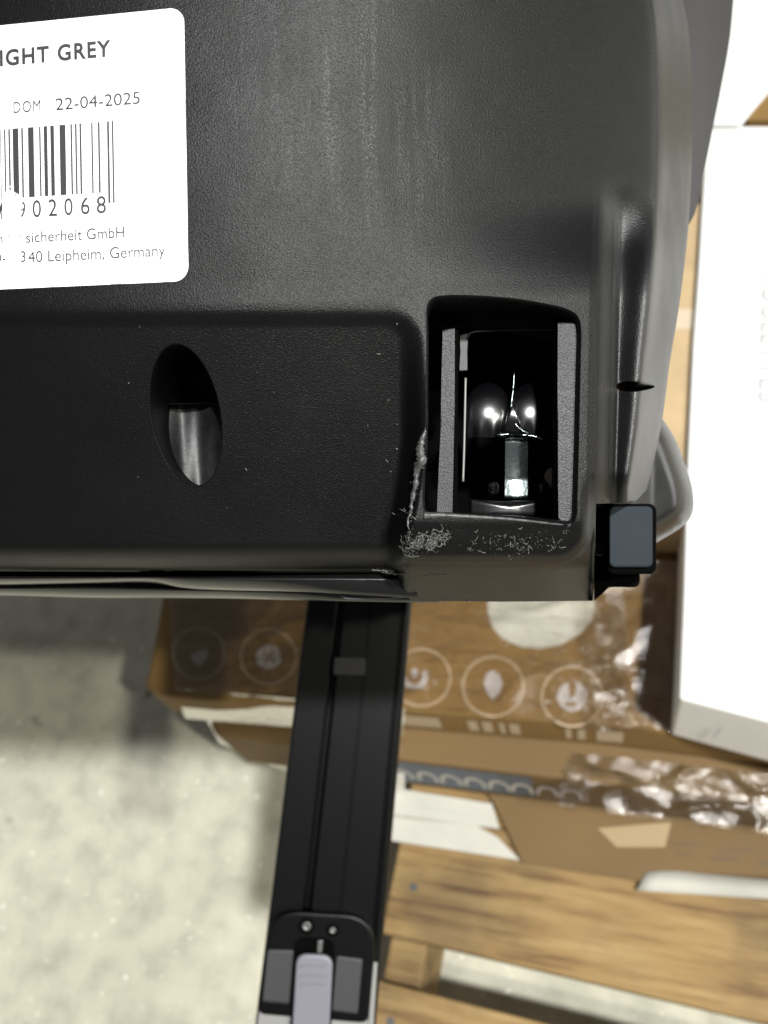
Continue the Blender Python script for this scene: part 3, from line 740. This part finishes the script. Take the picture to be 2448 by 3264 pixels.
# pallet: rectangular planks laid along the pallet direction
pal = empty('wooden_pallet', G(1900, 3000, 0), 'light pine pallet with wide deck planks under the cardboard boxes', 'pallet')
ZT = .144
f0, f1 = G(1215, 2972, ZT), G(2448, 3264, ZT); pd = (f1 - f0); pd.z = 0; pd.normalize(); pn = Vector((-pd.y, pd.x, 0))
if pn.y < 0: pn = -pn
r2 = G(1215, 3128, ZT); gap = (f0 - r2).dot(pn)
def plank(start, width, length, z1=ZT, th=.022, x0=-.0):
    V = []; o = start + pd * x0
    for z in (z1, z1 - th):
        for a_, b_ in ((0, 0), (length, 0), (length, width), (0, width)):
            p = o + pd * a_ + pn * b_; V.append((p.x, p.y, z))
    ob = mesh('plank', V, [(0, 1, 2, 3), (7, 6, 5, 4), (0, 4, 5, 1), (1, 5, 6, 2), (2, 6, 7, 3), (3, 7, 4, 0)], M['wood'], pal, False)
    bev(ob, .002)
    for a_, b_ in ((.022, .3), (.024, .72), (.57, .28), (.568, .7)):
        c_ = o + pd * a_ + pn * (width * b_); V = [Vector((c_.x + .0038 * math.cos(t), c_.y + .0038 * math.sin(t), z1 + .0006)) for t in np.linspace(0, 6.283, 11)[:-1]]
        V += [Vector((p.x, p.y, z1 - .001)) for p in V]
        nl = mesh('nail', V, [tuple(range(10))] + [(i, (i + 1) % 10, 10 + (i + 1) % 10, 10 + i) for i in range(10)], M['screw'], None, False); hang(nl, ob)
    return ob
W_P = .145
plank(f0, W_P, 1.2)
plank(f0 - pn * (gap + .1), .10, 1.2)
y_ = f0 + pn * (W_P + .04)
for i in range(4):
    plank(y_, .10, 1.2); y_ = y_ + pn * .14
def under(name, off, width, th, z1, m=M['wood']):
    o = f0 + pd * off - pn * (gap + .1); V = []
    for z in (z1, z1 - th):
        for a_, b_ in ((0, 0), (width, 0), (width, .85), (0, .85)):
            p = o + pd * a_ + pn * b_; V.append((p.x, p.y, z))
    ob = mesh(name, V, [(0, 1, 2, 3), (7, 6, 5, 4), (0, 4, 5, 1), (1, 5, 6, 2), (2, 6, 7, 3), (3, 7, 4, 0)], m, pal, False); bev(ob, .002); return ob
under('stringer', .005, .035, .100, ZT - .0225); under('stringer', .55, .04, .100, ZT - .0225); under('stringer', 1.12, .04, .1, ZT - .0225)

# flattened cardboard and paper lying on the pallet
cs = prism('cardboard_sheet', [(1480, 2420), (1572, 2560), (1612, 2640), (1662, 2748), (1990, 2800), (2300, 2850), (2700, 2905), (2700, 2400)], .1505, .1465, M['card2'], None, .0008)
tag(cs, 'dull brown flattened cardboard sheet lying on the pallet below the boxes', 'cardboard')
decal('tape_patch', [(1905, 2640), (2140, 2620), (2120, 2700), (1965, 2700)], .1509, plain('tan_tape', (.36, .27, .15), .35), cs)
for x_, y_, a_, b_ in ((2190, 2690, 55, 5), (2315, 2738, 50, 7), (2350, 2712, 60, 5), (2448, 2752, 30, 7), (2180, 2722, 26, 4)):
    decal('printed_mark', blob(x_, y_, a_, b_), .1509, M['printd'] if False else plain('brown_print', (.12, .08, .04), .7), cs)
p1 = prism('paper_sheet', [(1200, 2502), (1568, 2562), (1592, 2642), (1200, 2590)], .1545, .1538, M['paper'], None, 0)
tag(p1, 'white paper sheet with faint grey print line, beside the black leg', 'paper')
decal('printed_line', [(1335, 2568), (1455, 2588), (1455, 2592), (1335, 2572)], .1549, M['ink_light'], p1)
p2 = prism('paper_sheet', [(1200, 2596), (1520, 2632), (1585, 2668), (1658, 2742), (1200, 2672)], .1528, .152, M['paper'], None, 0)
tag(p2, 'white paper flap with a slanted pointed end, below the printed sheet', 'paper')
V = []; Fq = []; n = 14
for i in range(n + 1):
    t = i / n; x = 2030 + 700 * t
    up = .152 + .030 * sm(.15, .9, t)
    V += [G(x + 30 * (1 - t), 2768 + 62 * t + 12 * (1 - sm(0, .12, t)), float(up)), G(x, 2838 + 45 * t, float(up))]
Fq = [(2 * i, 2 * i + 1, 2 * i + 3, 2 * i + 2) for i in range(n)]
p3 = mesh('paper_strip', V, Fq, M['paper'], None); so = p3.modifiers.new('thickness', 'SOLIDIFY'); so.thickness = .0006
tag(p3, 'curled white paper strip rising off the pallet at lower right', 'paper')

# lower carton
b2 = prism('lower_carton', [(668, 2312), (690, 2345), (1290, 2424), (2448, 2560), (2900, 2615), (2800, 1000), (900, 1000)], .235, .151, M['card2'], None, .004)
tag(b2, 'low brown carton with slate printed band, second from the top of the stack', 'box')
dfl = (G(2448, 2560, .235) - G(1290, 2424, .235)).normalized()
sn = Vector((dfl.y, -dfl.x, 0));  sn = sn if sn.y < 0 else -sn
def side2(px, hz, off=.0008):      # point on the front side of the lower carton under photo column px
    g0 = G(1290, 2424, .235); g1 = G(2448, 2560, .235)
    best = min((abs((lambda q: ((q - CAM).dot(R_) / (q - CAM).dot(D_)) * F + CX)(g0.lerp(g1, t)) - px), t) for t in np.linspace(-.6, 1.4, 401))
    q = g0.lerp(g1, best[1]); return Vector((q.x, q.y, hz)) + sn * off
def quad_side(name, x0, x1, z0, z1, m, off, parent=b2, fn=side2):
    o = mesh(name, [fn(x0, z1, off), fn(x1, z1, off), fn(x1, z0, off), fn(x0, z0, off)], [(0, 1, 2, 3)], m, None, False); hang(o, parent); return o
quad_side('printed_band', 1150, 1690, .166, .231, M['printd'], .0008)
for i in range(8):
    cxp = 1255 + i * 80
    c0 = side2(cxp, .186, .0012); V = []
    e1 = dfl * .0105
    for k in range(25):
        t = math.pi * k / 24 * 1.25 - .4
        for rr_ in (1.0, .66): V.append(c0 + e1 * rr_ * math.cos(t) + Vector((0, 0, .024)) * rr_ * math.sin(t))
    o = mesh('printed_ring', V, [(2 * k, 2 * k + 1, 2 * k + 3, 2 * k + 2) for k in range(24)], M['paper'] if i < 6 else M['printg'], None, False); hang(o, b2)
b0 = prism('upper_carton', [(540, 1700), (520, 1880), (470, 2150), (459, 2180), (480, 2205), (540, 2222), (650, 2232), (940, 2240), (1290, 2262), (1950, 2312), (2448, 2372), (2900, 2420), (2800, 300), (600, 300)], .292, .240, M['card'], None, .004, 3)
tag(b0, 'brown carton with pale ringed icons on its lid, film wrapped, above the slate banded carton', 'box')
ZI = .2927
for i, (x_, y_, r_, sh) in enumerate(((633, 2083, 86, 'drop'), (856, 2094, 92, 'percent'), (1343, 2160, 96, 'face'), (1572, 2188, 100, 'leaf'), (1824, 2220, 100, 'globe'), (440, 2020, 60, 'none'))):
    if sh == 'none': continue
    ringp('printed_ring', x_, y_, r_, r_ * .98, 7, ZI, M['printw'], b0)
    if sh == 'leaf': decal('printed_icon', [(x_ - 3, y_ - 52), (x_ + 20, y_ - 40), (x_ + 30, y_ - 10), (x_ + 22, y_ + 20), (x_ - 2, y_ + 44), (x_ - 22, y_ + 16), (x_ - 30, y_ - 10), (x_ - 22, y_ - 40)], ZI, M['printg'], b0)
    elif sh == 'drop': decal('printed_icon', [(x_ - 25, y_ + 6), (x_ - 5, y_ - 6), (x_ + 28, y_ - 14), (x_ + 26, y_ + 14), (x_ + 2, y_ + 44), (x_ - 20, y_ + 24)], ZI, M['printg'], b0)
    elif sh == 'percent':
        decal('printed_icon', blob(x_, y_, 40, 40, 22), ZI, M['printg'], b0)
        decal('printed_icon', [(x_ - 14, y_ + 16), (x_ + 10, y_ - 22), (x_ + 17, y_ - 18), (x_ - 7, y_ + 20)], ZI + .0005, M['card'], b0)
        decal('printed_icon', blob(x_ - 12, y_ - 12, 6, 6, 10), ZI + .0005, M['card'], b0); decal('printed_icon', blob(x_ + 15, y_ + 14, 6, 6, 10), ZI + .0005, M['card'], b0)
    elif sh == 'face':
        ringp('printed_icon', x_ - 22, y_ - 4, 42, 42, 18, ZI, M['printg'], b0, -30, 180); decal('printed_icon', blob(x_ - 22, y_ - 14, 11, 17), ZI, M['printg'], b0)
    else:
        decal('printed_icon', blob(x_, y_, 48, 48, 24), ZI, M['printg'], b0)
        decal('printed_icon', [(x_ - 12, y_ - 48), (x_ + 14, y_ - 44), (x_ + 10, y_ - 8), (x_ - 6, y_ + 8)], ZI + .0005, M['card'], b0); decal('printed_icon', blob(x_ - 4, y_ + 24, 20, 8), ZI + .0005, M['card'], b0)
g0, g1 = G(1290, 2262, .292), G(1950, 2312, .292); d1 = (g1 - g0).normalized(); s1 = Vector((d1.y, -d1.x, 0)); s1 = s1 if s1.y < 0 else -s1
def side1(px, hz, off=.0006):
    best = min((abs((((q := g0.lerp(g1, t)) - CAM).dot(R_) / (q - CAM).dot(D_)) * F + CX - px), t) for t in np.linspace(-1.2, 2.2, 601))
    q = g0.lerp(g1, best[1]); return Vector((q.x, q.y, hz)) + s1 * off
for x0, x1 in ((1270, 1390), (1480, 1512), (1528, 1560), (1582, 1602), (1618, 1650), (1800, 1820), (1838, 1866), (1900, 1990), (2090, 2110), (2130, 2160)):
    quad_side('printed_bar', x0, x1, .253, .279, M['printw'], .0008, b0, side1)
stk = [(1552, 1880), (1555, 1950), (1568, 1998), (1600, 2035), (1660, 2062), (1720, 2068), (1790, 2055), (1850, 2020), (1885, 1980), (1896, 1930), (1896, 1880)]
st = decal('round_sticker', stk, ZI + .0004, M['paper'], b0)

# white cartons
wc = prism('white_carton', [(2252, 402), (2243, 560), (2226, 850), (2208, 1100), (2192, 1450), (2178, 1900), (2165, 2226), (2448, 2300), (4600, 2830), (4600, 402)], .372, .294, M['white'], None, .002)
tag(wc, 'overexposed white carton on the right with faint grey lettering up its lid', 'box')
wc2 = prism('white_carton', [(2240, -500), (2250, 392), (2362, 392), (2400, 345), (2448, 290), (2600, 120), (2900, -200), (4600, -200), (4600, -900), (2240, -900)], .380, .3745, M['white'], None, .001)
tag(wc2, 'white carton flap with a slanted edge in the top right corner', 'box')
cb = prism('brown_carton', [(2200, 100), (2380, 380), (2900, 380), (2900, -400)], .3735, .294, M['card'], None, .002)
tag(cb, 'brown carton corner glimpsed beneath the slanted white flap at top right', 'box')
def flat_text(s, px0, py0, px1, py1, z, h, m, parent, name='printed_text'):
    V, Fq = text_mesh(s, .012, 1.0); a_ = G(px0, py0, z); b_ = G(px1, py1, z); d = b_ - a_; nn = Vector((-d.y, d.x, 0)).normalized()
    x0, x1 = V[:, 0].min(), V[:, 0].max()
    P = [a_ + d * ((p[0] - x0) / (x1 - x0)) + nn * (p[1] / .7 * h) for p in V]
    o = mesh(name, P, Fq, m, None, False); hang(o, parent); return o
flat_text('ROULETTES', 2431, 868, 2417, 1280, .3724, .022, M['ink_light'], wc)
decal('printed_line', [(2432, 2040 - 40), (2460, 1998), (2462, 2004), (2440, 2012)], .3724, M['ink_light'], wc)
sd0 = G(2295, 2263, .372)
m_ = mesh('printed_line', [Vector((sd0.x, sd0.y, .322)) + Vector((0, -.003, 0)), Vector((sd0.x + .0016, sd0.y, .322)) + Vector((0, -.003, 0)), Vector((sd0.x + .0046, sd0.y, .344)) + Vector((0, -.003, 0)), Vector((sd0.x + .003, sd0.y, .344)) + Vector((0, -.003, 0))], [(0, 1, 2, 3)], M['ink_light'], None, False); hang(m_, wc)

tn = prism('tan_carton', [(2234, 648), (2214, 1000), (2197, 1450), (2190, 1630), (2040, 1630), (2040, 640)], .364, .296, plain('pale_tan_board', (.50, .37, .21), .6, var=.12, vscale=25), None, .002)
tag(tn, 'pale tan carton edge squeezed between the seat and the white lettered carton', 'box')
decal('tape_strip', [(2120, 985), (2212, 985), (2209, 1050), (2120, 1050)], .3645, plain('pale_tape', (.62, .52, .38), .35), tn)
# stretch film
from mathutils import noise as mn
def film(name, c, nx, ny, amp, m, fq=14, seed=0):
    V = []; Fq = []
    P4 = [G(x, y, z) for x, y, z in c]
    for j in range(ny + 1):
        for i in range(nx + 1):
            u = i / nx; t = j / ny
            p = P4[0].lerp(P4[1], u).lerp(P4[3].lerp(P4[2], u), t)
            q = Vector((p.x * fq, p.y * fq * 2.2, p.z * fq + seed))
            rdg = 1 - abs(mn.noise(q)) * 2
            ed = min(u, 1 - u, .12) / .12
            V.append(p + Vector((0, -.3, 1)).normalized() * (amp * (rdg ** 3 + .35 * mn.noise(q * 3.1))) * (.3 + .7 * ed))
    for j in range(ny):
        for i in range(nx):
            a_ = j * (nx + 1) + i; Fq.append((a_, a_ + 1, a_ + nx + 2, a_ + nx + 1))
    return mesh(name, V, Fq, m, None)
f1_ = film('stretch_film', [(530, 1850, .2955), (1990, 1890, .2955), (2010, 2315, .2955), (560, 2205, .2955)], 110, 50, .0026, M['film'], 11)
tag(f1_, 'thin clear stretch film creased over the lid with ringed icons', 'plastic film')
f3_ = film('stretch_film', [(1860, 1780, .318), (2170, 1790, .322), (2165, 2330, .296), (1860, 2330, .2955)], 60, 60, .0034, M['film2'], 18, 5)
tag(f3_, 'glinting bunched film on the lid against the white carton', 'plastic film')
f4_ = film('stretch_film', [(1830, 2400, .241), (2900, 2515, .243), (2900, 2715, .230), (1720, 2560, .224)], 160, 40, .0034, M['film2'], 17, 9)
tag(f4_, 'shiny crumpled film hanging over the lower carton front at right', 'plastic film')
f5_ = film('stretch_film', [(660, 2296, .238), (1290, 2385, .238), (1290, 2620, .10), (700, 2370, .150)], 50, 24, .004, M['film2'], 13, 3)
tag(f5_, 'loose film corner trailing from the lower carton left of the leg', 'plastic film')
f6_ = film('stretch_film', [(560, 2195, .294), (1290, 2258, .294), (1290, 2345, .248), (590, 2290, .248)], 60, 14, .003, M['film2'], 14, 2)
tag(f6_, 'creased film lip along the front edge of the icon carton', 'plastic film')
